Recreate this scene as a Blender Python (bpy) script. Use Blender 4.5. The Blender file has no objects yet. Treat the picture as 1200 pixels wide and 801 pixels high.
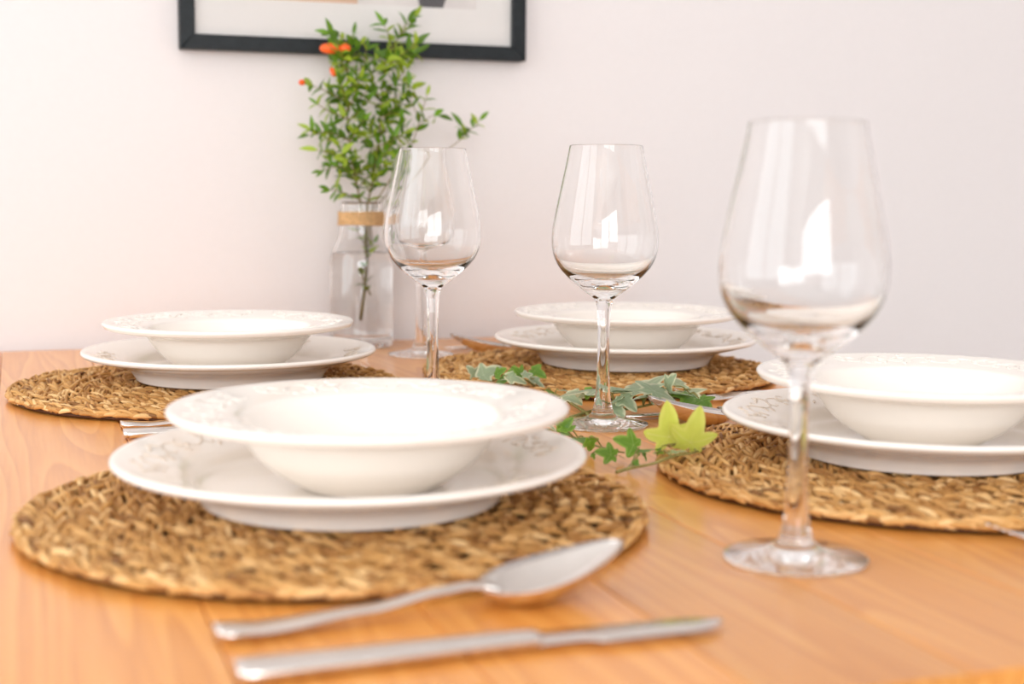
import bpy, bmesh, math, random
from mathutils import Vector, Matrix, noise

# ---------------------------------------------------------------- camera, world, lights, exposure
scene = bpy.context.scene
COL = scene.collection
T = 0.75                                   # table-top height above the floor
IMW, IMH, FPX = 1200.0, 801.0, 1667.0      # 50 mm lens on a 36 mm sensor
YAW, PITCH, ROLL = math.radians(19.3), math.radians(-6.16), math.radians(0.38)
CAM = Vector((0.0, 0.0, T + 0.1865))
FWD = Vector((math.sin(YAW)*math.cos(PITCH), math.cos(YAW)*math.cos(PITCH), math.sin(PITCH)))
_r = FWD.cross(Vector((0, 0, 1))).normalized(); _u = _r.cross(FWD)
RGT = _r*math.cos(ROLL) + _u*math.sin(ROLL)
UPV = -_r*math.sin(ROLL) + _u*math.cos(ROLL)

cam_d = bpy.data.cameras.new('camera')
cam = bpy.data.objects.new('camera', cam_d); COL.objects.link(cam)
cam_d.sensor_width = 36.0; cam_d.lens = 36.0*FPX/IMW
cam_d.clip_start = 0.02
cam.matrix_world = Matrix(((RGT.x, UPV.x, -FWD.x, CAM.x), (RGT.y, UPV.y, -FWD.y, CAM.y), (RGT.z, UPV.z, -FWD.z, CAM.z), (0, 0, 0, 1)))
cam_d.dof.use_dof = True
cam_d.dof.focus_distance = 1.13
cam_d.dof.aperture_fstop = 5.4
scene.camera = cam

scene.view_settings.view_transform = 'Standard'
scene.view_settings.look = 'None'
scene.view_settings.gamma = 1.0
scene.view_settings.use_curve_mapping = False
scene.view_settings.exposure = -0.26
scene.cycles.max_bounces = 28; scene.cycles.transmission_bounces = 24; scene.cycles.glossy_bounces = 12; scene.cycles.diffuse_bounces = 6

world = bpy.data.worlds.new('sky'); scene.world = world; world.use_nodes = True
bgn = world.node_tree.nodes['Background']
bgn.inputs[0].default_value = (0.92, 0.96, 1.0, 1); bgn.inputs[1].default_value = 1.0

def area(name, loc, direction, sx, sy, power, color):
    l = bpy.data.lights.new(name, 'AREA'); l.shape = 'RECTANGLE'; l.size = sx; l.size_y = sy
    l.energy = power; l.color = color
    o = bpy.data.objects.new(name, l); COL.objects.link(o); o.location = loc
    o.rotation_euler = Vector(direction).to_track_quat('-Z', 'Y').to_euler()
    return o
# daylight entering through the two windows of the room (left wall, and the wall behind the camera)
area('daylight_left', (-1.86, 0.40, 1.46), (1, 0, 0), 2.40, 1.80, 35, (0.95, 0.985, 1.0))
area('daylight_front', (-0.50, -2.66, 1.54), (0, 1, 0), 2.50, 1.66, 96, (0.95, 0.985, 1.0))

# ---------------------------------------------------------------- helpers
def ray(px, py): return RGT*((px-IMW/2)/FPX) - UPV*((py-IMH/2)/FPX) + FWD
def at(px, py, h=0.0):                     # the point at height h above the table top
    d = ray(px, py); t = (T + h - CAM.z)/d.z; return CAM + d*t
def at_y(px, py, y):                       # the point in the upright plane at world y
    d = ray(px, py); return CAM + d*(y/d.y)

def link(name, me, mat=None, parent=None):
    o = bpy.data.objects.new(name, me); COL.objects.link(o)
    if mat is not None and len(me.materials) == 0: me.materials.append(mat)
    if parent is not None: o.parent = parent
    return o
def mesh(name, verts, faces, smooth=True):
    me = bpy.data.meshes.new(name); me.from_pydata([tuple(v) for v in verts], [], faces)
    if smooth: me.polygons.foreach_set('use_smooth', [True]*len(me.polygons))
    me.update(); return me
def empty(name, loc=(0, 0, 0), rz=0.0):
    o = bpy.data.objects.new(name, None); COL.objects.link(o); o.location = loc; o.rotation_euler = (0, 0, rz)
    o.empty_display_size = 0.02; return o
def tag(o, label, cat, group=None, kind=None):
    if label: o['label'] = label
    if cat: o['category'] = cat
    if group: o['group'] = group
    if kind: o['kind'] = kind
    return o
def structure(o, label=None):
    o['kind'] = 'structure'
    if label: o['label'] = label
    return o
def copy_tree(o, parent=None):
    c = o.copy(); COL.objects.link(c); c.parent = parent
    for ch in list(o.children): copy_tree(ch, c)
    return c

def box_mesh(name, x0, x1, y0, y1, z0, z1, bevel=0.0, seg=2):
    bm = bmesh.new(); bmesh.ops.create_cube(bm, size=1)
    for v in bm.verts:
        v.co = Vector(((x0+x1)/2 + v.co.x*(x1-x0), (y0+y1)/2 + v.co.y*(y1-y0), (z0+z1)/2 + v.co.z*(z1-z0)))
    if bevel: bmesh.ops.bevel(bm, geom=bm.edges[:], offset=bevel, segments=seg, affect='EDGES', profile=0.5)
    me = bpy.data.meshes.new(name); bm.to_mesh(me); bm.free(); return me

def crom(pts, n=6):                        # Catmull-Rom through 2D/3D points
    pts = [Vector(p) for p in pts]; out = []
    for i in range(len(pts)-1):
        p1, p2 = pts[i], pts[i+1]
        p0 = pts[i-1] if i else p1*2 - p2
        p3 = pts[i+2] if i+2 < len(pts) else p2*2 - p1
        for k in range(n):
            t = k/n
            out.append(0.5*((2*p1) + (p2-p0)*t + (2*p0-5*p1+4*p2-p3)*t*t + (3*p1-p0-3*p2+p3)*t**3))
    out.append(pts[-1]); return out

def lathe(name, prof, seg=96):             # profile from bottom centre outward, up and back to the axis
    verts, rings, faces = [], [], []
    for p in prof:
        r, z = p[0], p[1]
        if r < 1e-6: rings.append([len(verts)]); verts.append((0, 0, z))
        else:
            rings.append(list(range(len(verts), len(verts)+seg)))
            for j in range(seg):
                a = 2*math.pi*j/seg; verts.append((r*math.cos(a), r*math.sin(a), z))
    for A, B in zip(rings[:-1], rings[1:]):
        for j in range(seg):
            k = (j+1) % seg
            if len(A) == 1 and len(B) == 1: continue
            if len(A) == 1: faces.append((A[0], B[k], B[j]))
            elif len(B) == 1: faces.append((A[j], A[k], B[0]))
            else: faces.append((A[j], A[k], B[k], B[j]))
    return mesh(name, verts, faces)

def tube_into(verts, faces, pts, rad, seg=6, flat=None):
    pts = [Vector(p) for p in pts]; n = len(pts); rings = []
    up = Vector((0, 0, 1))
    for i, p in enumerate(pts):
        t = (pts[min(i+1, n-1)] - pts[max(i-1, 0)]).normalized()
        ref = up if abs(t.z) < 0.9 else Vector((1, 0, 0))
        s = t.cross(ref).normalized(); u = s.cross(t)
        r = rad(i/(n-1)) if callable(rad) else rad
        b = len(verts)
        for j in range(seg):
            a = 2*math.pi*j/seg
            verts.append(p + s*math.cos(a)*r + u*math.sin(a)*r*(flat or 1.0))
        rings.append(list(range(b, b+seg)))
    for A, B in zip(rings[:-1], rings[1:]):
        for j in range(seg):
            k = (j+1) % seg; faces.append((A[j], A[k], B[k], B[j]))
    faces.append(tuple(reversed(rings[0]))); faces.append(tuple(rings[-1]))

# ---------------------------------------------------------------- materials
def srgb(r, g, b):
    f = lambda c: (c/255/12.92) if c/255 <= 0.04045 else ((c/255+0.055)/1.055)**2.4
    return (f(r), f(g), f(b), 1.0)
def new_mat(name):
    m = bpy.data.materials.new(name); m.use_nodes = True
    nt = m.node_tree; return m, nt, nt.nodes['Principled BSDF']
def N(nt, typ, **kw):
    n = nt.nodes.new(typ)
    for k, v in kw.items(): setattr(n, k, v)
    return n
def noise_node(nt, scale, detail=3.0, coord='Object', mapscale=None, rough=0.5):
    tc = N(nt, 'ShaderNodeTexCoord'); mp = N(nt, 'ShaderNodeMapping')
    if mapscale: mp.inputs['Scale'].default_value = mapscale
    nt.links.new(tc.outputs[coord], mp.inputs['Vector'])
    nz = N(nt, 'ShaderNodeTexNoise'); nz.inputs['Scale'].default_value = scale
    nz.inputs['Detail'].default_value = detail; nz.inputs['Roughness'].default_value = rough
    nt.links.new(mp.outputs['Vector'], nz.inputs['Vector']); return nz
def ramp(nt, src, stops):
    r = N(nt, 'ShaderNodeValToRGB'); e = r.color_ramp.elements
    while len(e) < len(stops): e.new(0.5)
    for k, (p, c) in enumerate(stops): e[k].position = p; e[k].color = c
    nt.links.new(src, r.inputs['Fac']); return r
def bump(nt, bsdf, height, strength, dist=0.001):
    b = N(nt, 'ShaderNodeBump'); b.inputs['Strength'].default_value = strength; b.inputs['Distance'].default_value = dist
    nt.links.new(height, b.inputs['Height']); nt.links.new(b.outputs['Normal'], bsdf.inputs['Normal']); return b
def plain(name, c, rough=0.5, metal=0.0, nscale=None, vary=0.06, bumpv=0.0, spec=0.5):
    m, nt, b = new_mat(name)
    b.inputs['Roughness'].default_value = rough; b.inputs['Metallic'].default_value = metal
    b.inputs['Specular IOR Level'].default_value = spec
    nz = noise_node(nt, nscale or 20.0)
    lo = tuple(max(0, x*(1-vary)) for x in c[:3]) + (1,); hi = tuple(min(1, x*(1+vary)) for x in c[:3]) + (1,)
    r = ramp(nt, nz.outputs['Fac'], [(0.3, lo), (0.7, hi)]); nt.links.new(r.outputs['Color'], b.inputs['Base Color'])
    if bumpv: bump(nt, b, nz.outputs['Fac'], bumpv)
    return m

M_wall = plain('wall_paint', srgb(237, 231, 230), 0.85, nscale=120, vary=0.006, bumpv=0.03, spec=0.2)
M_ceil = plain('ceiling_paint', srgb(244, 241, 238), 0.9, nscale=80, vary=0.01)
M_floor = plain('floor_boards', srgb(168, 165, 162), 0.5, nscale=6, vary=0.08)
M_white = plain('white_lacquer', srgb(240, 238, 235), 0.35, nscale=30, vary=0.02)

def wood_mat():
    m, nt, b = new_mat('oiled_beech')
    oi = N(nt, 'ShaderNodeObjectInfo'); tc = N(nt, 'ShaderNodeTexCoord')
    comb = N(nt, 'ShaderNodeCombineXYZ')
    mul = N(nt, 'ShaderNodeMath', operation='MULTIPLY'); mul.inputs[1].default_value = 37.0
    nt.links.new(oi.outputs['Random'], mul.inputs[0])
    for k in ('X', 'Y', 'Z'): nt.links.new(mul.outputs[0], comb.inputs[k])
    add = N(nt, 'ShaderNodeVectorMath', operation='ADD')
    nt.links.new(tc.outputs['Object'], add.inputs[0]); nt.links.new(comb.outputs[0], add.inputs[1])
    mp = N(nt, 'ShaderNodeMapping'); mp.inputs['Scale'].default_value = (1.0, 0.07, 1.0)
    nt.links.new(add.outputs[0], mp.inputs['Vector'])
    big = N(nt, 'ShaderNodeTexNoise'); big.inputs['Scale'].default_value = 9.0; big.inputs['Detail'].default_value = 2.0
    nt.links.new(mp.outputs['Vector'], big.inputs['Vector'])
    m1 = N(nt, 'ShaderNodeMath', operation='MULTIPLY'); m1.inputs[1].default_value = 26.0
    nt.links.new(big.outputs['Fac'], m1.inputs[0])
    fr = N(nt, 'ShaderNodeMath', operation='FRACT'); nt.links.new(m1.outputs[0], fr.inputs[0])
    rings = ramp(nt, fr.outputs[0], [(0.0, (0.15, 0.15, 0.15, 1)), (0.55, (0.6, 0.6, 0.6, 1)), (0.9, (1, 1, 1, 1)), (1.0, (0.15, 0.15, 0.15, 1))])
    mp2 = N(nt, 'ShaderNodeMapping'); mp2.inputs['Scale'].default_value = (1.0, 0.03, 1.0)
    nt.links.new(add.outputs[0], mp2.inputs['Vector'])
    fine = N(nt, 'ShaderNodeTexNoise'); fine.inputs['Scale'].default_value = 420.0; fine.inputs['Detail'].default_value = 3.0
    nt.links.new(mp2.outputs['Vector'], fine.inputs['Vector'])
    mix = N(nt, 'ShaderNodeMix', data_type='FLOAT'); mix.inputs['Factor'].default_value = 0.5
    nt.links.new(rings.outputs['Color'], mix.inputs[2]); nt.links.new(fine.outputs['Fac'], mix.inputs[3])
    col = ramp(nt, mix.outputs[0], [(0.15, srgb(216, 136, 54)), (0.5, srgb(236, 157, 70)), (0.9, srgb(246, 174, 88))])
    hsv = N(nt, 'ShaderNodeHueSaturation')
    vr = N(nt, 'ShaderNodeMapRange'); vr.inputs[3].default_value = 0.86; vr.inputs[4].default_value = 1.08
    nt.links.new(oi.outputs['Random'], vr.inputs[0]); nt.links.new(vr.outputs[0], hsv.inputs['Value'])
    nt.links.new(col.outputs['Color'], hsv.inputs['Color'])
    nt.links.new(hsv.outputs['Color'], b.inputs['Base Color'])
    b.inputs['Roughness'].default_value = 0.40
    b.inputs['Coat Weight'].default_value = 0.6; b.inputs['Coat Roughness'].default_value = 0.22; b.inputs['Coat IOR'].default_value = 1.55
    bump(nt, b, mix.outputs[0], 0.12, 0.0006)
    return m
M_wood = wood_mat()

M_ceramic = plain('cream_glaze', srgb(252, 245, 237), 0.08, nscale=8, vary=0.012)
M_emboss = plain('antiqued_glaze', srgb(237, 222, 206), 0.2, nscale=60, vary=0.07)
M_steel = plain('brushed_steel', srgb(228, 223, 219), 0.17, metal=1.0, nscale=90, vary=0.03)
M_black = plain('black_stained_frame', srgb(30, 35, 38), 0.5, nscale=160, vary=0.25, bumpv=0.15, spec=0.3)
M_twine = plain('jute_twine', srgb(214, 174, 124), 0.9, nscale=500, vary=0.25, bumpv=0.5)
M_card = plain('white_mount_board', srgb(240, 235, 231), 0.85, nscale=300, vary=0.008)

def glass_mat(name, color=(1, 1, 1, 1), ior=1.46):
    m, nt, b = new_mat(name)
    b.inputs['Base Color'].default_value = color; b.inputs['Roughness'].default_value = 0.0
    b.inputs['Transmission Weight'].default_value = 1.0; b.inputs['IOR'].default_value = ior
    return m
M_glass = glass_mat('clear_glass', (0.995, 0.998, 0.996, 1))
M_water = glass_mat('clear_water', (1, 1, 1, 1), 1.33)

def pane_mat():
    m, nt, b = new_mat('thin_pane'); nt.nodes.remove(b)
    out = nt.nodes['Material Output']
    tr = N(nt, 'ShaderNodeBsdfTransparent'); gl = N(nt, 'ShaderNodeBsdfGlossy'); gl.inputs['Roughness'].default_value = 0.02
    fz = N(nt, 'ShaderNodeFresnel'); fz.inputs['IOR'].default_value = 1.25
    mx = N(nt, 'ShaderNodeMixShader')
    nt.links.new(fz.outputs[0], mx.inputs[0]); nt.links.new(tr.outputs[0], mx.inputs[1]); nt.links.new(gl.outputs[0], mx.inputs[2])
    nt.links.new(mx.outputs[0], out.inputs['Surface']); return m
M_pane = pane_mat()

def grass_mat():
    m, nt, b = new_mat('seagrass')
    at_ = N(nt, 'ShaderNodeAttribute', attribute_name='tone')
    r = ramp(nt, at_.outputs['Fac'], [(0.0, srgb(84, 46, 14)), (0.28, srgb(168, 114, 55)), (0.6, srgb(212, 159, 90)), (1.0, srgb(246, 206, 146))])  # lowest stop colours the core cord: gap shade put into the colour
    nz = noise_node(nt, 700, 2.0)
    mx = N(nt, 'ShaderNodeMix', data_type='RGBA', blend_type='MULTIPLY'); mx.inputs['Factor'].default_value = 0.25
    g = ramp(nt, nz.outputs['Fac'], [(0.3, (0.6, 0.55, 0.5, 1)), (0.7, (1.1, 1.08, 1.05, 1))])
    nt.links.new(r.outputs['Color'], mx.inputs[6]); nt.links.new(g.outputs['Color'], mx.inputs[7])
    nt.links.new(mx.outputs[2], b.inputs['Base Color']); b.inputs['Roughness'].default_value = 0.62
    bump(nt, b, nz.outputs['Fac'], 0.5, 0.0006); return m
M_grass = grass_mat()

def leaf_mat(name, mid, edge, vein, rough=0.42, transl=0.35, vary=0.14):
    m, nt, b = new_mat(name); out = nt.nodes['Material Output']
    a = N(nt, 'ShaderNodeAttribute', attribute_name='margin')
    r = ramp(nt, a.outputs['Fac'], [(0.0, vein), (0.1, mid), (0.68, mid), (0.86, edge)])
    nz = noise_node(nt, 260, 2.0)
    hs = N(nt, 'ShaderNodeHueSaturation'); oi = N(nt, 'ShaderNodeObjectInfo')
    mr = N(nt, 'ShaderNodeMapRange'); mr.inputs[3].default_value = 1-vary; mr.inputs[4].default_value = 1+vary*1.5
    nt.links.new(oi.outputs['Random'], mr.inputs[0]); nt.links.new(mr.outputs[0], hs.inputs['Value'])
    nt.links.new(r.outputs['Color'], hs.inputs['Color'])
    mx = N(nt, 'ShaderNodeMix', data_type='RGBA', blend_type='MULTIPLY'); mx.inputs['Factor'].default_value = 0.3
    g = ramp(nt, nz.outputs['Fac'], [(0.35, (0.72, 0.72, 0.72, 1)), (0.65, (1.1, 1.1, 1.1, 1))])
    nt.links.new(hs.outputs['Color'], mx.inputs[6]); nt.links.new(g.outputs['Color'], mx.inputs[7])
    nt.links.new(mx.outputs[2], b.inputs['Base Color']); b.inputs['Roughness'].default_value = rough
    tl = N(nt, 'ShaderNodeBsdfTranslucent'); nt.links.new(mx.outputs[2], tl.inputs['Color'])
    ms = N(nt, 'ShaderNodeMixShader'); ms.inputs[0].default_value = transl
    nt.links.new(b.outputs[0], ms.inputs[1]); nt.links.new(tl.outputs[0], ms.inputs[2])
    nt.links.new(ms.outputs[0], out.inputs['Surface']); return m
M_ivy_pale = leaf_mat('variegated_ivy_leaf', srgb(162, 182, 146), srgb(216, 220, 186), srgb(196, 208, 174))
M_ivy_green = leaf_mat('green_ivy_leaf', srgb(104, 148, 46), srgb(136, 172, 70), srgb(164, 190, 104))
M_ivy_lime = leaf_mat('lime_ivy_leaf', srgb(222, 234, 108), srgb(230, 238, 124), srgb(234, 240, 150))
M_pom = leaf_mat('narrow_green_leaf', srgb(98, 140, 32), srgb(104, 146, 36), srgb(150, 176, 74), 0.38, 0.35, 0.3)
M_pom2 = leaf_mat('yellow_green_leaf', srgb(160, 184, 52), srgb(168, 190, 58), srgb(190, 202, 92), 0.4, 0.35, 0.2)
M_stem = plain('twig_bark', srgb(134, 118, 62), 0.7, nscale=200, vary=0.2)
M_ivystem = plain('ivy_stem', srgb(140, 132, 72), 0.6, nscale=200, vary=0.2)
M_orange = plain('orange_petal', srgb(246, 98, 26), 0.4, nscale=150, vary=0.15)

# ---------------------------------------------------------------- the room
X0, X1, Y0, Y1, ZC = -1.80, 2.50, -2.60, 1.715, 2.55
structure(link('floor', box_mesh('floor', X0-0.2, X1+0.2, Y0-0.2, Y1+0.2, -0.1, 0.0), M_floor))
structure(link('ceiling', box_mesh('ceiling', X0-0.2, X1+0.2, Y0-0.2, Y1+0.2, ZC, ZC+0.1), M_ceil))
structure(link('wall_back', box_mesh('wall_back', X0-0.2, X1+0.2, Y1, Y1+0.15, 0, ZC), M_wall), 'plain off-white painted wall behind the dining table')
structure(link('wall_right', box_mesh('wall_right', X1, X1+0.15, Y0, Y1, 0, ZC), M_wall))
def wall_with_hole(name, axis, pos0, pos1, a0, a1, h0, h1, za, zb):
    bm = bmesh.new()
    def bx(u0, u1, z0, z1):
        r = bmesh.ops.create_cube(bm, size=1)
        for v in r['verts']:
            u = (u0+u1)/2 + v.co.x*(u1-u0); w = (pos0+pos1)/2 + v.co.y*(pos1-pos0); z = (z0+z1)/2 + v.co.z*(z1-z0)
            v.co = Vector((w, u, z)) if axis == 'x' else Vector((u, w, z))
    bx(a0, h0, 0, ZC); bx(h1, a1, 0, ZC); bx(h0, h1, 0, za); bx(h0, h1, zb, ZC)
    bmesh.ops.recalc_face_normals(bm, faces=bm.faces[:])
    me = bpy.data.meshes.new(name); bm.to_mesh(me); bm.free()
    return structure(link(name, me, M_wall))
wall_with_hole('wall_left', 'x', X0-0.15, X0, Y0, Y1, -0.8, 1.6, 0.58, 2.36)
wall_with_hole('wall_front', 'y', Y0-0.15, Y0, X0, X1, -1.75, 0.75, 0.70, 2.36)
def window(name, axis, pos, a0, a1, za, zb):
    root = structure(empty(name, (pos if axis == 'x' else (a0+a1)/2, (a0+a1)/2 if axis == 'x' else pos, za)))
    def bar(u0, u1, z0, z1, nm):
        if axis == 'x': me = box_mesh(nm, -0.025, 0.025, u0-(a0+a1)/2, u1-(a0+a1)/2, z0-za, z1-za, 0.004)
        else: me = box_mesh(nm, u0-(a0+a1)/2, u1-(a0+a1)/2, -0.025, 0.025, z0-za, z1-za, 0.004)
        link(nm, me, M_white, root)
    w = 0.06
    bar(a0, a1, za, za+w, 'window_rail'); bar(a0, a1, zb-w, zb, 'window_rail')
    bar(a0, a0+w, za+w, zb-w, 'window_stile'); bar(a1-w, a1, za+w, zb-w, 'window_stile')
    c = (a0+a1)/2; bar(c-0.05, c+0.05, za+w, zb-w, 'window_mullion')
window('window_1', 'x', X0-0.03, -0.8, 1.6, 0.58, 2.36)
window('window_2', 'y', Y0-0.03, -1.75, 0.75, 0.70, 2.36)

# ---------------------------------------------------------------- the table
TX0, TX1, TY0, TY1 = -0.105, 0.750, 0.447, 1.693
table = tag(empty('dining_table', ((TX0+TX1)/2, (TY0+TY1)/2, 0)), 'orange-brown wooden plank dining table standing against the white wall', 'table')
ctr = Vector((table.location.x, table.location.y, 0))
edges = [TX0, -0.0163, 0.075, 0.166, 0.258, 0.349, 0.44, 0.531, 0.623, TX1]
for i in range(len(edges)-1):
    g = 0.00025
    me = box_mesh('plank', edges[i]+g-ctr.x, edges[i+1]-g-ctr.x, TY0-ctr.y, TY1-ctr.y, T-0.032, T, 0.0009, 2)
    link('plank', me, M_wood, table)
for sx in (-1, 1):
    for sy in (-1, 1):
        cx = sx*((TX1-TX0)/2-0.07); cy = sy*((TY1-TY0)/2-0.07)
        bm = bmesh.new(); r = bmesh.ops.create_cube(bm, size=1)
        for v in bm.verts:
            s = 0.036 if v.co.z > 0 else 0.024
            v.co = Vector((cx + (1 if v.co.x > 0 else -1)*s, cy + (1 if v.co.y > 0 else -1)*s, T-0.032 if v.co.z > 0 else 0.0))
        bmesh.ops.bevel(bm, geom=bm.edges[:], offset=0.004, segments=2, affect='EDGES')
        me = bpy.data.meshes.new('leg'); bm.to_mesh(me); bm.free(); link('leg', me, M_wood, table)
hx, hy = (TX1-TX0)/2-0.07, (TY1-TY0)/2-0.07
for s in (-1, 1):
    link('apron', box_mesh('apron', -hx+0.03, hx-0.03, s*hy-0.011, s*hy+0.011, T-0.122, T-0.032, 0.002), M_wood, table)
    link('apron', box_mesh('apron', s*hx-0.011, s*hx+0.011, -hy+0.03, hy-0.03, T-0.122, T-0.032, 0.002), M_wood, table)

# ---------------------------------------------------------------- picture on the wall
FX0, FX1, FZ0, FZ1 = 0.187, 0.609, T+0.3440, T+0.664
pic = tag(empty('framed_picture', ((FX0+FX1)/2, Y1, FZ0)), 'black framed picture with a wide white mount hung on the wall', 'picture')
hw, fh, ft = (FX1-FX0)/2, FZ1-FZ0, 0.0172
def frame_rail(p, horizontal):             # mitred moulding
    (ax, az), (bx_, bz), (cx, cz), (dx, dz) = p
    v = []
    for y in (-0.022, -0.001):
        v += [(ax, y, az), (bx_, y, bz), (cx, y, cz), (dx, y, dz)]
    me = mesh('frame_rail', v, [(0, 1, 2, 3), (7, 6, 5, 4), (0, 4, 5, 1), (1, 5, 6, 2), (2, 6, 7, 3), (3, 7, 4, 0)], False)
    bm = bmesh.new(); bm.from_mesh(me); bmesh.ops.recalc_face_normals(bm, faces=bm.faces[:])
    bmesh.ops.bevel(bm, geom=bm.edges[:], offset=0.0008, segments=1, affect='EDGES'); bm.to_mesh(me); bm.free()
    link('frame_rail', me, M_black, pic)
frame_rail([(-hw, 0), (hw, 0), (hw-ft, ft), (-hw+ft, ft)], True)
frame_rail([(-hw, fh), (-hw+ft, fh-ft), (hw-ft, fh-ft), (hw, fh)], True)
frame_rail([(-hw, 0), (-hw+ft, ft), (-hw+ft, fh-ft), (-hw, fh)], False)
frame_rail([(hw, 0), (hw, fh), (hw-ft, fh-ft), (hw-ft, ft)], False)
pz0, pz1 = T+0.4050-FZ0, fh-0.061
pxa, pxb = -hw+0.063, hw-0.063
iw = hw-ft+0.002
vv = [(-iw, -0.012, ft-0.002), (iw, -0.012, ft-0.002), (iw, -0.012, fh-ft+0.002), (-iw, -0.012, fh-ft+0.002),
      (pxa, -0.012, pz0), (pxb, -0.012, pz0), (pxb, -0.012, pz1), (pxa, -0.012, pz1),
      (pxa, -0.0105, pz0), (pxb, -0.0105, pz0), (pxb, -0.0105, pz1), (pxa, -0.0105, pz1)]
ff = [(0, 1, 5, 4), (1, 2, 6, 5), (2, 3, 7, 6), (3, 0, 4, 7), (4, 5, 9, 8), (5, 6, 10, 9), (6, 7, 11, 10), (7, 4, 8, 11)]
link('mount_board', mesh('mount_board', vv, ff, False), M_card, pic)
# the print: pale ground, tan band at the foot, dark wedge
W = pxb-pxa; Hh = pz1-pz0
def P(u, w): return (pxa+u*W, -0.0103, pz0+w*Hh)
pv = [P(0, 0), P(.50, 0), P(.76, 0), P(.86, 0), P(1, 0), P(1, 1), P(0, 1), P(.47, .42), P(0, .30), P(.70, .46), P(.93, .30), P(.60, .55)]
pf = [(0, 1, 7, 8), (1, 2, 9, 11, 7), (2, 3, 10, 9), (3, 4, 5, 10), (8, 7, 11, 9, 10, 5, 6)]
pm = mesh('print', pv, pf, False)
for m_ in (plain('print_tan', srgb(224, 186, 160), 0.6), plain('print_pale', srgb(232, 224, 220), 0.6), plain('print_dark', srgb(92, 88, 90), 0.6)): pm.materials.append(m_)
for f_, k in zip(pm.polygons, (0, 1, 2, 1, 1)): f_.material_index = k
link('print', pm, None, pic)
link('pane', box_mesh('pane', -iw, iw, -0.0165, -0.0150, ft-0.002, fh-ft+0.002), M_pane, pic)

# ---------------------------------------------------------------- woven placemats
RNG = random.Random(4)
MAT_R, PITCH_R = 0.1755, 0.0108
def strand_into(V, F, TN, c, d, L, w, h, bend, tone, tilt=0.0):
    # one lens-shaped length of seagrass: centre c, unit direction d in plan, half length L, half width w, half height h
    s = Vector((-d.y, d.x, 0)); seg = 6; rings = []
    for t in (-1, -0.72, -0.25, 0.25, 0.72, 1):
        k = math.sqrt(max(0.03, 1-t*t*0.97)); b = len(V)
        cc = c + d*(t*L) + s*(bend*(1-t*t)) + Vector((0, 0, h*0.5*(1-t*t) - h*0.3 - tilt*t))
        for j in range(seg):
            a = 2*math.pi*j/seg
            V.append(cc + s*(math.cos(a)*w*k) + Vector((0, 0, math.sin(a)*h*k))); TN.append(tone)
        rings.append(b)
    for A, B in zip(rings[:-1], rings[1:]):
        for j in range(seg):
            k = (j+1) % seg; F.append((A+j, A+k, B+k, B+j))
    F.append(tuple(rings[0]+j for j in reversed(range(seg)))); F.append(tuple(rings[-1]+j for j in range(seg)))
def coil_mesh(R, outer=False):
    V, F, TN = [], [], []
    # core cord of the coil, toned dark to paint shade between the strands
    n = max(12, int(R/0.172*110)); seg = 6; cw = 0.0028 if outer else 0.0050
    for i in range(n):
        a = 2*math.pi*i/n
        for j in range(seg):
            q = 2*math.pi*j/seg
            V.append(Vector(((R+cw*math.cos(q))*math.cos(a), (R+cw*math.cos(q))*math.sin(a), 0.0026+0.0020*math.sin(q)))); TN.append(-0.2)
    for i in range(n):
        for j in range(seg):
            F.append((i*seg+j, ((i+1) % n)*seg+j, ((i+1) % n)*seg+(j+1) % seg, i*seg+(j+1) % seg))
    m = max(5, int(2*math.pi*R/0.0064))
    for side in (-1, 1):
        for i in range(m):
            a = 2*math.pi*(i + (0.5 if side > 0 else 0) + RNG.uniform(-.18, .18))/m
            rr = R + side*0.0026 + RNG.uniform(-.0008, .0008)
            tang = Vector((-math.sin(a), math.cos(a), 0)); rad = Vector((math.cos(a), math.sin(a), 0))
            ang = math.radians(RNG.uniform(4, 14) if outer and side > 0 else RNG.uniform(24, 40))
            d = (tang*math.cos(ang) + rad*(side*math.sin(ang))).normalized()
            tone = min(1, max(0, RNG.gauss(0.58, 0.20)))
            strand_into(V, F, TN, rad*rr + Vector((0, 0, 0.0070+RNG.uniform(-.0020, .0020))), d,
                        RNG.uniform(.0064, .0090), RNG.uniform(.0012, .0018), RNG.uniform(.0015, .0023), RNG.uniform(-.0009, .0009), tone, RNG.uniform(.0014, .0026))
    if outer:                               # side of the edge braid
        for i in range(m):
            a = 2*math.pi*(i + RNG.uniform(-.2, .2))/m
            tang = Vector((-math.sin(a), math.cos(a), 0)); rad = Vector((math.cos(a), math.sin(a), 0))
            strand_into(V, F, TN, rad*(R+0.0040+RNG.uniform(-.001, .0012)) + Vector((0, 0, 0.0056+RNG.uniform(-.001, .0008))), (tang+rad*RNG.uniform(-.12, .12)+Vector((0, 0, RNG.uniform(-.2, .2)))).normalized(), RNG.uniform(.006, .009), .0020, .0022, 0.0, min(1, max(0, RNG.gauss(0.6, .2))))
    for k, v in enumerate(V):               # gentle unevenness of hand weaving
        q = noise.noise(Vector((v.x*18, v.y*18, 3.1)))*0.0016; l = math.hypot(v.x, v.y)
        f = 1 + q/max(l, .02)*0.8
        V[k] = Vector((v.x*f, v.y*f, max(0.0001, v.z + (q*0.5 if v.z > 0.004 else 0))))
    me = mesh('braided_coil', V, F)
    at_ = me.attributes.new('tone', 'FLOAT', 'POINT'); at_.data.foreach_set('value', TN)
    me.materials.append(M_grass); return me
nco = 16
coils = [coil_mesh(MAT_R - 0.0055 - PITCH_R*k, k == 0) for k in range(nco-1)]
def build_mat(loc, rz, label):
    root = tag(empty('woven_placemat', (loc[0], loc[1], T), rz), label, 'placemat', 'round woven placemats')
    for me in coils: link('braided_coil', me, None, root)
    return root
build_mat((0.170, 0.783), 0.0, 'round woven seagrass placemat under the nearest plates on the left')
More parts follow.
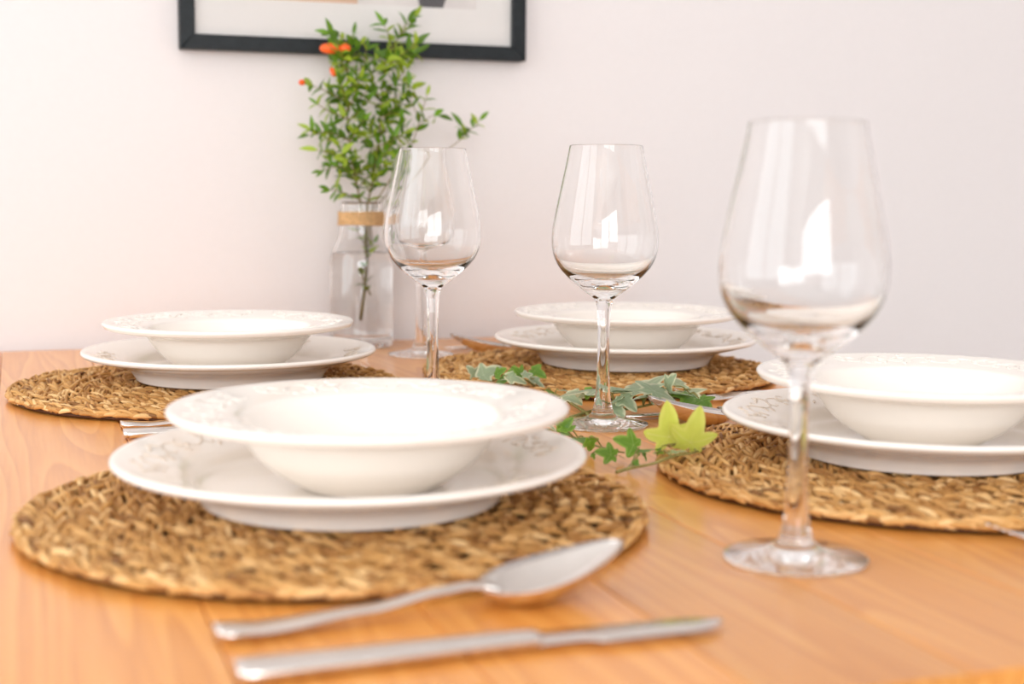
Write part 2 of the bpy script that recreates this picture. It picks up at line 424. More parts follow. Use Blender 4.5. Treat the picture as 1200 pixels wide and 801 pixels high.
build_mat((0.165, 1.305), 1.3, 'round woven seagrass placemat under the far left plates by the bottle')
build_mat((0.550, 1.309), 2.5, 'round woven seagrass placemat under the far right plates behind the middle wine glass')
build_mat((0.566, 0.790), 4.1, 'round woven seagrass placemat behind the large foreground wine glass')

# ---------------------------------------------------------------- plates
MT = T + 0.0114
def arc_profile(pts, n=5): return [(max(0, p.x), p.y) for p in crom([Vector((a, b)) for a, b in pts], n)]
dp_bottom = [(0, .0030), (.070, .0030), (.0785, .0026)] + arc_profile([(.0800, .0003), (.0822, .0), (.0845, .0006), (.0862, .0036), (.0905, .0090), (.0985, .0138), (.1130, .0178), (.1290, .0222), (.1322, .0238), (.1332, .0256), (.1323, .0272), (.1300, .0275)], 5)
dp_top = arc_profile([(.1300, .0275), (.1200, .0250), (.1060, .0212), (.0965, .0182), (.0915, .0150), (.0870, .0108), (.0800, .0086), (.0600, .0080), (.0300, .0078)], 5) + [(0, .0078)]
dinner_me = lathe('dinner_plate', dp_bottom + dp_top[1:], 128); dinner_me.materials.append(M_ceramic)
sp_bottom = [(0, .0028), (.029, .0026)] + arc_profile([(.0335, .0004), (.0360, .0), (.0385, .0008), (.0420, .0028), (.0520, .0088), (.0615, .0168), (.0685, .0255), (.0735, .0325), (.0790, .0352), (.0900, .0374), (.1075, .0406), (.1108, .0424), (.1119, .0446), (.1109, .0461), (.1085, .0464)], 5)
sp_top = arc_profile([(.1085, .0464), (.0950, .0444), (.0800, .0420), (.0728, .0400), (.0698, .0350), (.0650, .0270), (.0580, .0185), (.0490, .0112), (.0380, .0070), (.0200, .0054)], 5) + [(0, .0053)]
soup_me = lathe('soup_plate', sp_bottom + sp_top[1:], 128); soup_me.materials.append(M_ceramic)
def z_on(top, r):
    for (r0, z0), (r1, z1) in zip(top[:-1], top[1:]):
        if r1 <= r <= r0: return z1 + (z0-z1)*(r-r1)/max(1e-9, r0-r1)
    return top[0][1]
def emboss(mat, name, top, ra, rb, sections, seed, flat=0.5):
    rg = random.Random(seed); V, F = [], []; rm = (ra+rb)/2; hr = (rb-ra)/2
    def pt(a, r, dz=0.0001): return Vector((r*math.cos(a), r*math.sin(a), z_on(top, r)+dz))
    for (a0, a1) in sections:
        n = int((a1-a0)*40); k = 2*math.pi/0.36
        tube_into(V, F, [pt(a0+(a1-a0)*i/n, rm + hr*0.5*math.sin(k*(a0+(a1-a0)*i/n))) for i in range(n+1)], 0.00085, 5, flat)
        a = a0
        while a < a1:                       # curls and leaves either side of the vine
            s = 1 if math.sin(k*a) < 0 else -1
            c0 = rm + hr*0.30*s
            q = []
            for i in range(13):
                t = i/12; R = hr*0.55*(1-0.75*t); ph = -math.pi/2*s + s*t*4.6
                q.append(pt(a + R*math.cos(ph)/rm, min(rb+.001, max(ra-.001, c0 + R*math.sin(ph)))))
            tube_into(V, F, q, lambda t: 0.0010*(1-0.45*t), 5, flat)
            for _ in range(3):
                la = a + rg.uniform(-.08, .08); lr = rm + rg.uniform(-.8, .8)*hr; th = rg.uniform(0, 6.28); L = rg.uniform(.0025, .0042)
                q = [pt(la + L*t*math.cos(th)/rm, lr + L*t*math.sin(th)) for t in (-1, -.4, .2, .7, 1)]
                tube_into(V, F, q, lambda t: 0.0004 + 0.0013*math.sin(math.pi*min(1, t*1.0)), 5, flat)
            a += 0.18
    me = mesh(name, V, F); me.materials.append(mat); return me
d_emb = emboss(M_emboss, 'embossed_garland', dp_top, .1010, .1235, [(0.15, 1.55), (2.25, 3.65), (4.35, 5.75)], 3, 0.3)
s_emb = emboss(M_ceramic, 'embossed_garland', sp_top, .0790, .1045, [(0.1, 1.9), (2.2, 4.0), (4.3, 6.1)], 5, 0.34)
def plates(dloc, sloc, rz, place):
    d = empty('dinner_plate', (dloc[0], dloc[1], MT), rz)
    tag(d, 'cream embossed dinner plate, the lower plate ' + place, 'plate', 'cream dinner plates')
    link('embossed_garland', d_emb, None, link('plate_body', dinner_me, None, d))
    s = empty('soup_plate', (sloc[0], sloc[1], MT+0.0083), rz+0.5)
    tag(s, 'cream wide-rimmed soup plate stacked on the plate ' + place, 'soup plate', 'cream soup plates')
    link('embossed_garland', s_emb, None, link('plate_body', soup_me, None, s))
plates((0.178, 0.782), (0.186, 0.772), 1.75, 'nearest the camera')
plates((0.186, 1.316), (0.183, 1.300), 0.6, 'at the far left by the bottle')
plates((0.585, 1.322), (0.577, 1.302), 1.1, 'at the far right by the wall')
plates((0.5745, 0.804), (0.5755, 0.803), 1.3, 'behind the foreground glass')

# ---------------------------------------------------------------- wine glasses
foot_p = [(0, .0001), (.020, .0001)] + arc_profile([(.0335, .0), (.0355, .0003), (.0362, .0012), (.0356, .0022), (.0300, .0032), (.0200, .0048), (.0130, .0068), (.0098, .0090)], 4)
stem_p = arc_profile([(.0098, .0090), (.0088, .0104), (.0086, .0122), (.0079, .0134), (.0066, .0200), (.0055, .0320), (.0049, .0480), (.0047, .0650), (.0048, .0800), (.0053, .0900), (.0063, .0965), (.0082, .1008)], 5)
bowl_out = arc_profile([(.0082, .1008), (.0130, .1042), (.0215, .1108), (.0305, .1188), (.0370, .1270), (.0408, .1365), (.0418, .1460), (.0409, .1580), (.0380, .1740), (.0346, .1900), (.0312, .2060), (.0287, .2188)], 6)
bowl_in = arc_profile([(.0287, .2188), (.0284, .2198), (.0279, .2197), (.0277, .2188), (.0300, .2060), (.0334, .1900), (.0368, .1740), (.0397, .1580), (.0405, .1460), (.0394, .1365), (.0352, .1275), (.0285, .1205), (.0190, .1148), (.0090, .1122)], 6) + [(0, .1117)]
g_foot = lathe('foot', foot_p, 96); g_stem = lathe('stem', stem_p, 96); g_bowl = lathe('bowl', bowl_out + bowl_in[1:], 96)
for me in (g_foot, g_stem, g_bowl): me.materials.append(M_glass)
def wine_glass(p, label):
    root = tag(empty('wine_glass', (p.x, p.y, T+0.0002)), label, 'wine glass', 'clear stemmed wine glasses')
    link('foot', g_foot, None, root); link('stem', g_stem, None, root); link('bowl', g_bowl, None, root)
wine_glass(at(932, 655), 'largest clear wine glass, in the right foreground')
wine_glass(at(706, 498), 'clear wine glass in the middle with ivy round its foot')
wine_glass(at(507, 471), 'clear wine glass whose foot is hidden behind the nearest plate')
wine_glass(at(493, 416), 'farthest wine glass, beside the bottle and seen through another glass')

# ---------------------------------------------------------------- bottle vase with water and twine
BP = at(424, 405)
bo_ = [(0, .0065), (.022, .0045)] + arc_profile([(.0330, .0), (.0355, .0006), (.0368, .0035), (.0372, .0100), (.0372, .0500), (.0372, .0900), (.0368, .1000), (.0345, .1100), (.0300, .1200), (.0265, .1290), (.0248, .1400), (.0242, .1500), (.0236, .1590), (.0240, .1630), (.0240, .1670), (.0232, .1690), (.0220, .1690), (.0213, .1665)], 4)
bi_ = arc_profile([(.0213, .1665), (.0214, .1590), (.0222, .1500), (.0228, .1400), (.0244, .1290), (.0278, .1200), (.0323, .1100), (.0347, .1000), (.0351, .0900), (.0351, .0500), (.0350, .0150), (.0320, .0098), (.0200, .0090)], 4) + [(0, .0095)]
bottle = tag(empty('glass_bottle', (BP.x, BP.y, T+0.0002)), 'clear glass bottle with jute twine round its neck, holding leafy twigs', 'bottle')
link('bottle_body', lathe('bottle_body', bo_ + bi_[1:], 80), M_glass, bottle)
tw = link('twine_wrap', mesh('twine_wrap', [], []), None, bottle)
V, F = [], []
rg = random.Random(8)
for k in range(5):
    zz = .1438 + k*.0032; pts = []
    for i in range(73):
        a = 2*math.pi*i/72; pts.append((math.cos(a)*(.0258+.0003*math.sin(7*a+k)), math.sin(a)*(.0258+.0003*math.sin(7*a+k)), zz+.0005*math.sin(2*a+k)))
    tube_into(V, F, pts, lambda t: .0018+.00025*math.sin(t*150), 6)
bpy.data.objects.remove(tw)
link('twine_wrap', mesh('twine_wrap', V, F), M_twine, bottle)
wi = [(r+0.00045, z-0.0004) for r, z in reversed(bi_) if z < 0.1100 and r > 0]
wz = .1100
water_p = [(0, .0092)] + wi + [(.0325, wz), (.0316, wz-.0006), (.028, wz-.0009), (0, wz-.0009)]
wtr = link('water', lathe('water', water_p, 80), M_water); wtr.location = bottle.location
tag(wtr, 'clear water filling the glass bottle up to its shoulder', 'water')

# ---------------------------------------------------------------- cutlery (all point along +x from the handle end at the origin)
def loft(name, secs, closed=True):
    # secs: list of rings of equal length; ends capped
    V, F = [], []; n = len(secs[0])
    for s in secs: V += [Vector(p) for p in s]
    for i in range(len(secs)-1):
        for j in range(n):
            k = (j+1) % n; F.append((i*n+j, i*n+k, (i+1)*n+k, (i+1)*n+j))
    F.append(tuple(reversed(range(n)))); F.append(tuple((len(secs)-1)*n+j for j in range(n)))
    me = mesh(name, V, F)
    bm = bmesh.new(); bm.from_mesh(me); bmesh.ops.recalc_face_normals(bm, faces=bm.faces[:]); bm.to_mesh(me); bm.free()
    me.materials.append(M_steel); return me
def ring(x, z, w, h, n=16, p=0.75):
    out = []
    for j in range(n):
        a = 2*math.pi*j/n; c, s = math.cos(a), math.sin(a)
        out.append((x, math.copysign(abs(c)**p, c)*w, z + math.copysign(abs(s)**p, s)*h))
    return out
def interp(tab, x):
    for (a, *va), (b, *vb) in zip(tab[:-1], tab[1:]):
        if x <= b:
            t = (x-a)/(b-a); t = t*t*(3-2*t); return [p+(q-p)*t for p, q in zip(va, vb)]
    return list(tab[-1][1:])
def handle_mesh(tab, x0, x1, n=46):
    secs = []
    for i in range(n+1):
        x = x0+(x1-x0)*i/n; z, w, h = interp(tab, x)
        if i == 0: secs.append(ring(x-.0005, z, w*0.45, h*0.4))
        secs.append(ring(x, z, w, h))
    return loft('handle', secs)
spoon_tab = [(0, .0046, .0062, .0022), (.004, .0040, .0096, .0022), (.02, .0032, .0092, .0016), (.065, .0055, .0058, .0017), (.100, .0095, .0042, .0021), (.112, .0104, .0038, .0021), (.120, .0100, .0048, .0018), (.127, .0090, .0080, .0012)]
sp_handle = handle_mesh(spoon_tab, 0, .1265)
def spoon_bowl():
    L0, L1, n, m = .1190, .1900, 30, 14; V, F = [], []; th = .0011
    def surf(u, v, off):
        x = L0+(L1-L0)*u
        wid = .0228*(math.sin(math.pi*min(1, u**0.72*0.985))**0.62) if 0 < u < 1 else 0
        wid = max(wid, .0038*(1-u))
        rim = .0094 + .0150*u**1.15 - .0012*math.sin(math.pi*u)
        dep = .0125*math.sin(math.pi*min(1, max(0, u**.85*.97+.02)))**0.75
        z = rim - dep*(1-abs(v)**2.2)
        return Vector((x, wid*v, max(z, 0.0014) - off))
    for off in (0, th):
        for i in range(n+1):
            for j in range(m+1): V.append(surf(i/n, -1+2*j/m, off*(1 if abs(j-m/2) < m/2 else 0.35)))
    K = (n+1)*(m+1); idx = lambda i, j, o: o*K + i*(m+1)+j
    for i in range(n):
        for j in range(m):
            F.append((idx(i, j, 0), idx(i+1, j, 0), idx(i+1, j+1, 0), idx(i, j+1, 0)))
            F.append((idx(i, j, 1), idx(i, j+1, 1), idx(i+1, j+1, 1), idx(i+1, j, 1)))
        F.append((idx(i, 0, 0), idx(i, 0, 1), idx(i+1, 0, 1), idx(i+1, 0, 0)))
        F.append((idx(i, m, 0), idx(i+1, m, 0), idx(i+1, m, 1), idx(i, m, 1)))
    me = mesh('bowl', V, F)
    bm = bmesh.new(); bm.from_mesh(me); bmesh.ops.remove_doubles(bm, verts=bm.verts[:], dist=1e-5)
    bmesh.ops.recalc_face_normals(bm, faces=bm.faces[:]); bm.to_mesh(me); bm.free()
    me.materials.append(M_steel); return me
sp_bowl = spoon_bowl()
knife_tab = [(0, .0042, .0072, .0030), (.004, .0040, .0090, .0036), (.05, .0040, .0080, .0034), (.110, .0041, .0066, .0034), (.122, .0041, .0066, .0030)]
kn_handle = handle_mesh(knife_tab, 0, .122)
def knife_blade():
    V, F = [], []
    xs = [0.1205 + i*(.2070-.1205)/36 for i in range(37)]; secs = []
    for x in xs:
        u = (x-.1205)/(.2070-.1205)
        lo = -.0066 - .0042*min(1, max(0, (u-.26)/.05))*(1-max(0, (u-.75)/.25)**2.2) + .0055*max(0, (u-.8)/.2)**2
        hi = .0064 - .0012*u - .0050*max(0, (u-.72)/.28)**2.0
        t = .0017*(1-.55*u)
        if hi-lo < .0012: hi = lo+.0012
        zc = .0030
        secs.append([(x, lo, zc-.0001), (x, lo+.35*(hi-lo), zc-t*.75), (x, hi-.0006, zc-t), (x, hi, zc), (x, hi-.0006, zc+t), (x, lo+.35*(hi-lo), zc+t*.75), (x, lo, zc+.0001)])
    return loft('blade', secs)
kn_blade = knife_blade()
fork_tab = [(0, .0046, .0062, .0022), (.004, .0040, .0094, .0022), (.02, .0032, .0090, .0016), (.07, .0042, .0058, .0017), (.110, .0052, .0042, .0021), (.128, .0062, .0038, .0020), (.138, .0062, .0042, .0016), (.146, .0060, .0055, .0012)]
fk_handle = handle_mesh(fork_tab, 0, .146)
def fork_root():
    tab = [(.144, .0062, .0052, .0013), (.152, .0056, .0105, .0011), (.160, .0046, .0122, .0011), (.168, .0038, .0124, .0011)]
    return loft('tine_root', [ring(.144+.024*i/14, *interp(tab, .144+.024*i/14)) for i in range(15)])
fk_root = fork_root()
def tine(y0):
    V, F = [], []
    pts = crom([(.166, y0, .0038), (.180, y0, .0032), (.195, y0, .0062), (.208, y0*.98, .0110)], 6)
    tube_into(V, F, pts, lambda t: .0019*(1-.5*t), 8, .6)
    me = mesh('tine', V, F); me.materials.append(M_steel); return me
fk_tines = [tine(y) for y in (-.0103, -.0034, .0034, .0103)]
def place_cut(kind, loc, rz, label, pitch=0.0, rollx=0.0, parts=()):
    o = empty(kind, (loc[0], loc[1], T+0.0003+(loc[2] if len(loc) > 2 else 0)), rz)
    o.rotation_euler = (rollx, pitch, rz)
    last = None
    for nm, me in parts:
        q = link(nm, me, None, last if nm == 'tine' else o)
        if nm == 'tine_root': last = q
    return tag(o, label, kind.split('_')[-1], kind.split('_')[-1] + 's laid beside the placemats')
SP = (('handle', sp_handle), ('bowl', sp_bowl)); KN = (('handle', kn_handle), ('blade', kn_blade))
FK = (('handle', fk_handle), ('tine_root', fk_root)) + tuple(('tine', t) for t in fk_tines)
place_cut('table_spoon', (0.0737, 0.578), math.radians(5), 'large steel spoon lying in front of the nearest placemat', parts=SP)
place_cut('table_knife', (0.075, 0.527), math.radians(1.0), 'steel knife lying closest to the camera at the bottom edge', parts=KN)
place_cut('table_spoon', (0.0735, 1.118), math.radians(1), 'steel spoon beside the far left placemat, only its handle showing', parts=SP)
place_cut('table_knife', (0.0725, 1.076), math.radians(1), 'steel knife beside the far left placemat, only its handle showing', parts=KN)
place_cut('table_spoon', (0.657, 0.987), math.radians(172), 'steel spoon among the ivy behind the middle wine glass', parts=SP)
place_cut('table_knife', (0.672, 1.046), math.radians(180), 'steel knife lying under the ivy behind the middle wine glass', parts=KN)
place_cut('table_fork', (0.755, 1.114), math.radians(179), 'steel fork in front of the far right placemat', parts=FK)
place_cut('table_fork', (0.690, 0.598), math.radians(178), 'blurred steel fork at the right edge in front of the placemat', parts=FK)
place_cut('table_spoon', (0.648, 1.502), math.radians(175), 'steel spoon near the wall beyond the far right placemat', parts=SP)
place_cut('table_knife', (0.672, 1.562), math.radians(180), 'steel knife near the wall behind the farthest spoon', parts=KN)

# ---------------------------------------------------------------- leaves
def ivy_leaf(name, lobes, fold, curl, seed):
    # outline in polar form round a point above the base; the tip points to +y, length about 1
    rg = random.Random(seed); n = 60; outline = []
    for i in range(n):
        a = 2*math.pi*i/n - math.pi/2       # starts at the base
        r = 0.40
        for (la, lr, lw) in lobes:
            d = abs((a-la+math.pi) % (2*math.pi) - math.pi); r = max(r, 0.34 + (lr-0.34)*max(0, 1-d/lw)**0.95)
        d = abs((a+math.pi/2+math.pi) % (2*math.pi) - math.pi)
        if d < 0.35: r = min(r, 0.16 + 0.26*d/0.35)
        outline.append((r*math.cos(a), r*math.sin(a)))
    for _ in range(1):
        outline = [tuple((outline[i-1][k] + 4*outline[i][k] + outline[(i+1) % n][k])/6 for k in (0, 1)) for i in range(n)]
    cy = -min(p[1] for p in outline)*0.8
    V, F, MG = [], [], []; levels = (0.0, .35, .7, .88, 1.0)
    V.append(Vector((0, cy, 0))); MG.append(0.0)
    for L in levels[1:]:
        for i, (x, y) in enumerate(outline):
            X, Y = x*L, y*L
            ang = math.atan2(Y, X)
            vein = min([abs((ang-la+math.pi) % (2*math.pi) - math.pi) for la, _, _ in lobes])
            z = fold*abs(X) - curl*(X*X + Y*Y) + 0.015*math.sin(9*X+seed)*math.cos(8*Y)
            V.append(Vector((X, Y+cy, z))); MG.append(L if vein > 0.07 else min(L, 0.05 if L < .9 else .8))
    for i in range(n): F.append((0, 1+i, 1+(i+1) % n))
    for l in range(len(levels)-2):
        for i in range(n):
            j = (i+1) % n; A = 1+l*n; B = A+n
            F.append((A+i, B+i, B+j, A+j))
    ymax = max(v.y for v in V); V = [v/ymax for v in V]
    me = mesh(name, V, F)
    a_ = me.attributes.new('margin', 'FLOAT', 'POINT'); a_.data.foreach_set('value', MG)
    return me
D = math.radians
LOB5 = [(D(90), 1.0, .80), (D(22), .84, .62), (D(158), .84, .62), (D(-40), .56, .5), (D(220), .56, .5)]
LOB3 = [(D(90), 1.0, .85), (D(14), .66, .75), (D(166), .66, .75)]
def leaf_set(name, mat, seedo):
    out = []
    for k, (lb, fo, cu) in enumerate([(LOB5, .18, .16), (LOB3, .28, .22), (LOB5, .05, .30), (LOB3, .12, .10)]):
        me = ivy_leaf(name, lb, fo, cu, seedo+k); me.materials.append(mat); out.append(me)
    return out
IVP, IVG, IVL = leaf_set('ivy_leaf', M_ivy_pale, 1), leaf_set('ivy_leaf', M_ivy_green, 11), leaf_set('ivy_leaf', M_ivy_lime, 21)
def put_leaf(me, base, tip, normal, parent, width=1.0, name='leaf'):
    base, tip = Vector(base), Vector(tip); y = tip-base; L = y.length; y.normalize()
    x = y.cross(Vector(normal)).normalized(); z = x.cross(y)
    o = bpy.data.objects.new(name, me); COL.objects.link(o); o.parent = parent
    loc = base - parent.location
    o.matrix_local = Matrix(((x.x*L*width, y.x*L, z.x*L, loc.x), (x.y*L*width, y.y*L, z.y*L, loc.y), (x.z*L*width, y.z*L, z.z*L, loc.z), (0, 0, 0, 1)))
    return o
def stem_obj(paths, parent, mat, name='stem'):
    V, F = [], []
    for pts, r0, r1 in paths:
        q = crom([Vector(p)-parent.location for p in pts], 5)
        tube_into(V, F, q, lambda t, a=r0, b=r1: a+(b-a)*t, 6)
    return link(name, mesh(name, V, F), mat, parent)

# ---------------------------------------------------------------- ivy sprigs on the table
UPN = Vector((0, 0, 1)); TOC = (-FWD*0.8 + UPN*0.6).normalized()
def ivy(label, stem_px, leaves, rstem=0.0014):
    root = empty('ivy_sprig', at(*stem_px[0])); tag(root, label, 'ivy', 'ivy sprigs along the middle of the table')
    root.location.z = T
    sp = [at(*p) for p in stem_px]; paths = [(sp, rstem, rstem*0.55)]
    curve = crom(sp, 8)
    for (b, t, kind, k, nrm) in leaves:
        B, Tp = at(*b), at(*t)
        me = {'p': IVP, 'g': IVG, 'l': IVL}[kind][k]
        put_leaf(me, B, Tp, {'u': UPN, 'c': TOC, 'l': (UPN*.7-RGT*.6-FWD*.3), 'r': (UPN*.7+RGT*.6-FWD*.3), 'f': -FWD+UPN*.15}[nrm], root, .74 if kind == 'l' else 1.0, name='ivy_leaf')
        s = min(curve, key=lambda q: (q-B).length)
        if (s-B).length > .004: paths.append(([s, (s+B)/2+Vector((0, 0, .003)), B], .0006, .0005))
    stem_obj(paths, root, M_ivystem)
    return root
# (pixel x, pixel y, height above the table)
ivy('variegated grey-green ivy sprig with cream-edged leaves behind the middle wine glass',
    [(668, 489, .003), (700, 480, .004), (735, 479, .006), (765, 473, .010), (800, 464, .016), (825, 462, .014)],
    [((712, 458, .022), (680, 450, .020), 'p', 2, 'u'), ((694, 455, .018), (685, 468, .008), 'g', 1, 'c'),
     ((715, 457, .022), (744, 455, .022), 'p', 0, 'u'), ((760, 458, .022), (737, 444, .026), 'p', 0, 'c'),
     ((762, 462, .022), (781, 445, .030), 'p', 2, 'c'), ((780, 455, .022), (791, 438, .036), 'p', 3, 'c'),
     ((778, 460, .020), (818, 463, .016), 'p', 0, 'u'), ((790, 452, .022), (803, 443, .026), 'p', 1, 'c'),
     ((726, 463, .018), (746, 480, .008), 'p', 1, 'c'), ((730, 464, .018), (714, 473, .012), 'p', 3, 'u'),
     ((716, 474, .010), (731, 487, .004), 'p', 3, 'c'), ((770, 466, .018), (742, 464, .020), 'p', 1, 'u'),
     ((758, 463, .020), (770, 472, .012), 'p', 1, 'c'), ((752, 468, .014), (738, 461, .02), 'g', 3, 'u'),
     ((818, 464, .016), (803, 477, .012), 'g', 2, 'c'), ((819, 466, .016), (833, 478, .010), 'g', 0, 'c'), ((800, 457, .018), (815, 470, .014), 'p', 3, 'c')])
ivy('ivy sprig with pale and green leaves just beyond the rim of the nearest soup plate',
    [(690, 486, .003), (672, 474, .004), (650, 462, .006), (620, 450, .008), (590, 444, .008), (552, 441, .006)],
    [((560, 442, .010), (547, 428, .022), 'p', 3, 'c'), ((560, 443, .012), (588, 428, .024), 'p', 1, 'c'),
     ((573, 447, .010), (560, 452, .006), 'p', 0, 'u'), ((580, 440, .016), (593, 431, .024), 'g', 3, 'c'),
     ((613, 441, .018), (601, 429, .028), 'g', 0, 'c'), ((612, 440, .020), (625, 437, .022), 'p', 0, 'r'),
     ((592, 440, .020), (618, 448, .014), 'p', 3, 'l'), ((598, 442, .018), (578, 447, .010), 'g', 3, 'l'),
     ((619, 442, .018), (642, 456, .008), 'p', 1, 'r'), ((622, 432, .022), (640, 441, .016), 'g', 1, 'l'),
     ((655, 457, .010), (668, 458, .010), 'p', 3, 'u'), ((662, 462, .010), (681, 471, .006), 'p', 1, 'c'), ((605, 446, .014), (584, 441, .018), 'p', 2, 'u'),
     ((640, 456, .010), (655, 462, .006), 'g', 2, 'u')])
ivy('ivy sprig with small dark green leaves by the rim of the nearest dinner plate',
    [(640, 503, .004), (655, 505, .006), (672, 512, .006), (690, 519, .006), (715, 527, .006), (732, 530, .005)],
    [((656, 507, .010), (670, 489, .022), 'g', 1, 'c'), ((666, 506, .012), (660, 493, .018), 'g', 3, 'c'),
     ((676, 513, .010), (687, 518, .010), 'g', 0, 'u'), ((690, 512, .014), (694, 530, .002), 'g', 1, 'c'),
     ((722, 534, .008), (697, 527, .012), 'g', 0, 'c'), ((694, 531, .006), (697, 538, .002), 'g', 1, 'c'),
     ((640, 496, .014), (652, 504, .010), 'p', 3, 'u'), ((722, 533, .006), (733, 537, .003), 'p', 3, 'u')], .0011)
ivy('ivy sprig with two bright lime-green leaves at the edge of the right placemat',
    [(722, 553, .002), (740, 548, .004), (765, 543, .009), (790, 534, .013), (812, 530, .014), (826, 525, .013)],
    [((784, 523, .014), (783, 474, .046), 'l', 0, 'f'), ((806, 528, .014), (820, 486, .042), 'l', 2, 'f'),
     ((749, 524, .014), (720, 512, .022), 'g', 0, 'c'), ((750, 530, .012), (767, 525, .014), 'g', 3, 'u'),
     ((742, 542, .006), (735, 546, .002), 'g', 3, 'c'), ((744, 545, .006), (748, 537, .010), 'g', 1, 'c'),
     ((768, 531, .012), (779, 526, .014), 'g', 2, 'u'), ((782, 531, .014), (806, 527, .016), 'p', 3, 'u'),
     ((752, 529, .012), (759, 540, .006), 'g', 1, 'r'), ((770, 523, .014), (775, 531, .01), 'g', 1, 'c')], .0012)

# ---------------------------------------------------------------- leafy twigs in the bottle
def narrow_leaf(name, mat, seed, curl):
    V, F, MG = [], [], []; n = 9
    for i in range(n+1):
        t = i/n; w = 0.165*math.sin(math.pi*min(1, t**0.85*0.98+.02))**0.9
        z = -curl*t*t
        for s, e in ((-1, 1.0), (-.5, .5), (0, 0.0), (.5, .5), (1, 1.0)):
            V.append(Vector((w*s, t, z + abs(s)*w*0.45))); MG.append(e)
    for i in range(n):
        for j in range(4): F.append((i*5+j, i*5+j+1, (i+1)*5+j+1, (i+1)*5+j))
    me = mesh(name, V, F); a_ = me.attributes.new('margin', 'FLOAT', 'POINT'); a_.data.foreach_set('value', MG)
    me.materials.append(mat); return me
NL = [narrow_leaf('leaf', M_pom, 1, .10), narrow_leaf('leaf', M_pom, 2, .28), narrow_leaf('leaf', M_pom2, 3, .15), narrow_leaf('leaf', M_pom2, 4, .32), narrow_leaf('leaf', M_pom, 5, -.1)]
YB = BP.y
PR = random.Random(21)
def wpt(p): return at_y(p[0], p[1], YB + (p[2] if len(p) > 2 else 0.0))
def leaves_along(path, root, step, L0, L1, t0=0.0, count=None, spread=1.0):
    q = crom(path, 10); d = 0.0; nxt = step*0.5; total = sum((q[i+1]-q[i]).length for i in range(len(q)-1)); n = 0
    acc = 0.0
    for i in range(len(q)-1):
        seg = (q[i+1]-q[i]); l = seg.length; acc += l
        if acc < t0*total: nxt = acc+step*.3; continue
        while nxt <= acc:
            p = q[i+1] - seg.normalized()*(acc-nxt); t = seg.normalized()
            ang0 = PR.uniform(0, 6.28)
            s = t.cross(Vector((0.3, -1, 0.2))).normalized(); u = s.cross(t)
            for k in (0, 1):
                a = ang0 + k*math.pi + PR.uniform(-.5, .5)
                dr = (t*PR.uniform(.35, .9) + (s*math.cos(a) + u*math.sin(a))*spread + Vector((0, 0, PR.uniform(-.15, .25)))).normalized()
                L = PR.uniform(L0, L1); nv = (t*0.8 - FWD*0.3 + Vector((PR.uniform(-.5, .5), PR.uniform(-.5, .5), PR.uniform(.0, .7))))
                if abs(nv.normalized().dot(dr)) > .9: nv = Vector((0, -1, .4))
                put_leaf(PR.choice(NL), p, p+dr*L, nv, root, PR.uniform(.9, 1.5)); n += 1
            nxt += step*PR.uniform(.75, 1.25)
    # terminal leaf
    e = q[-1]; t = (q[-1]-q[-3]).normalized()
    put_leaf(PR.choice(NL), e, e+t*PR.uniform(L0, L1), Vector((0, -1, .5)), root)
    return n
def branch(label, main, mr, subs, step=.0085, L0=.010, L1=.019, leafy_from=.35, extra=0, extra_rng=(.4, 1), extra_len=(.025, .045), sub_from=0.12, spread=1.0):
    m = [wpt(p) for p in main]
    root = empty('leafy_twig', m[0]); tag(root, label, 'twig', 'leafy twigs in the glass bottle')
    paths = [(m, mr, mr*.4)]; leaves_along(m, root, step, L0, L1, leafy_from, spread=spread)
    for s in subs:
        w = [wpt(p) for p in s]; paths.append((w, mr*.55, mr*.25)); leaves_along(w, root, step, L0, L1, sub_from, spread=spread)
    mc = crom(m, 8)
    for _ in range(extra):
        p = mc[int(PR.uniform(*extra_rng)*(len(mc)-1))]
        a = PR.uniform(0, 2*math.pi); L = PR.uniform(*extra_len)
        d = Vector((math.cos(a), math.sin(a)*.8, PR.uniform(.15, .9))).normalized()
        w = [p, p+d*L*.5+Vector((0, 0, .002)), p+d*L+Vector((0, 0, .006))]
        w = [Vector((v.x, min(v.y, Y1-.02), v.z)) for v in w]
        paths.append((w, mr*.5, mr*.22)); leaves_along(w, root, step, L0, L1, .15, spread=spread)
    stem_obj(paths, root, M_stem); return root
def flower(root, p, d, L, R):
    d = Vector(d).normalized(); p = Vector(p)
    prof = crom([Vector((0.02*R, 0)), Vector((.55*R, .06*L)), Vector((.95*R, .35*L)), Vector((R, .62*L)), Vector((.72*R, .88*L)), Vector((.25*R, L))], 4)
    me = lathe('blossom', [(0, 0)]+[(max(0, q.x), q.y) for q in prof]+[(0, L)], 14); me.materials.append(M_orange)
    o = link('blossom', me, None, root); o['label'] = 'orange blossom bud'
    o.rotation_euler = d.to_track_quat('Z', 'Y').to_euler(); o.location = p-root.location
A = branch('dense leafy twig with orange buds leaning left in the bottle',
    [(423, 374), (427, 330), (428, 290), (424, 248), (416, 205), (409, 160), (407, 115), (408, 75), (414, 40)], .0016,
    [[(416, 205), (398, 195, -.01), (376, 200, -.015)], [(415, 200), (393, 182), (372, 176)], [(412, 180), (388, 165, .01), (364, 152, .015)], [(410, 165), (385, 155), (362, 158)],
     [(409, 140), (385, 130, -.01), (372, 122, -.01)], [(407, 120), (385, 108), (366, 100)], [(408, 85), (398, 68), (392, 58)], [(412, 60), (402, 45), (388, 40)],
     [(409, 110), (425, 80, -.01), (430, 55, -.01)], [(424, 235), (400, 225), (386, 222, -.01)]],
    step=.0088, L0=.012, L1=.021, extra=21, extra_rng=(.44, .92), leafy_from=.42)
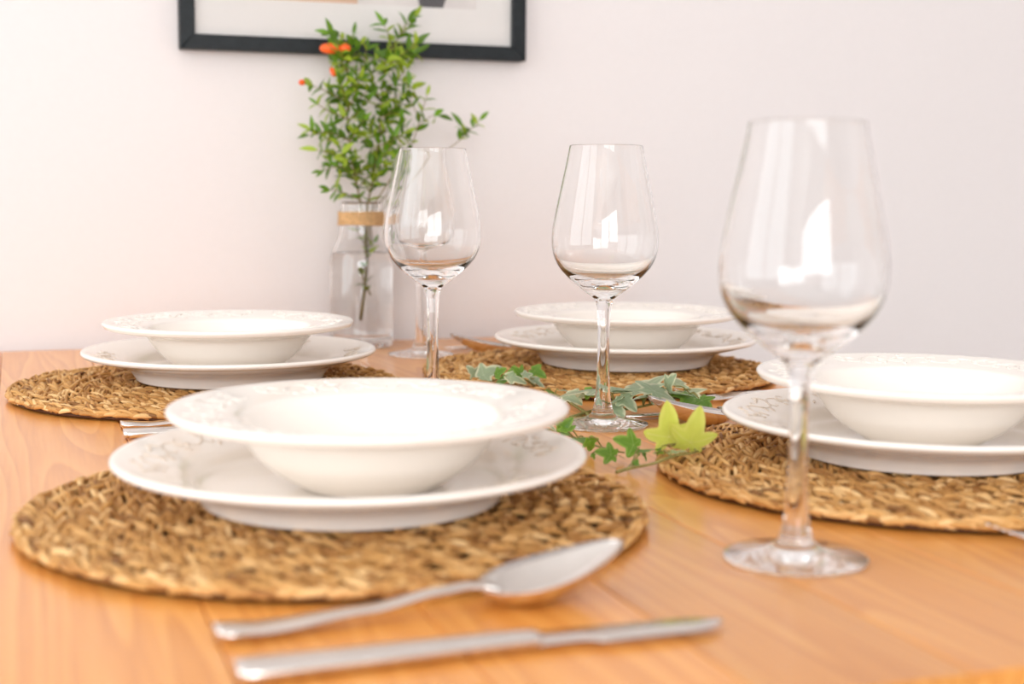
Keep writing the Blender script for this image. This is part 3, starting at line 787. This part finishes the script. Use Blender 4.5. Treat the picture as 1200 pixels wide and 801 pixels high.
flower(A, wpt((399, 57, -.014)), (-1, .25, 0.0), .0235, .0060); flower(A, wpt((411, 57, -.016)), (-1, .2, .05), .0130, .0052)
flower(A, wpt((388, 79, -.012)), (.35, -.3, -1), .0110, .0032); flower(A, wpt((357, 97, -.006)), (-1, -.6, .05), .0080, .0034)
branch('dense tall leafy twig rising across the black picture frame',
    [(430, 300, .006), (430, 248, .004), (438, 205, .004), (444, 160, .002), (447, 115), (452, 75), (466, 45), (478, 25)], .0014,
    [[(440, 195), (455, 175, -.01), (462, 160, -.012)], [(444, 160), (460, 140), (470, 120, .01)], [(447, 120), (436, 95, -.01), (440, 70, -.012)], [(452, 80), (475, 70), (488, 62)],
     [(466, 45), (480, 30), (486, 20)], [(435, 215), (450, 200), (458, 188)], [(447, 110), (465, 95), (476, 80)], [(458, 60), (455, 40), (450, 30)]],
    step=.0088, L0=.012, L1=.021, extra=18, extra_rng=(.2, .8), leafy_from=.22)
branch('thin sparse leafy twig standing to the right of the dense ones',
    [(433, 290, -.006), (434, 250, -.006), (456, 212, -.01), (480, 175, -.012), (492, 140, -.012), (500, 112, -.012)], .0010,
    [[(488, 150, -.012), (505, 136, -.012), (514, 136, -.012)], [(470, 190, -.01), (468, 160, -.01), (470, 140, -.01)], [(492, 140, -.012), (482, 118, -.012), (480, 100, -.012)], [(480, 175, -.01), (478, 155, -.01), (474, 145, -.01)]],
    step=.0135, L0=.011, L1=.020, leafy_from=.5, sub_from=.3)
branch('single thin twig arching right to a small tuft of leaves',
    [(436, 285, .0), (437, 250, .0), (468, 214, -.004), (510, 186, -.008), (540, 163, -.01), (562, 141, -.01)], .0009,
    [[(537, 166, -.01), (544, 155, -.01), (541, 148, -.01)]],
    step=.0072, L0=.012, L1=.021, leafy_from=.84, sub_from=.3)
# the few leaves on the cut ends under the twine and in the water belong to this short sprig
branch('short leafy sprig standing in the water below the twine',
    [(432, 345, -.006), (424, 320, -.008), (430, 300, -.008), (422, 275, -.008), (414, 258, -.006)], .0009, [[(430, 300, -.008), (438, 285, -.006)]], step=.0105, L0=.009, L1=.015, leafy_from=.05, spread=.7)
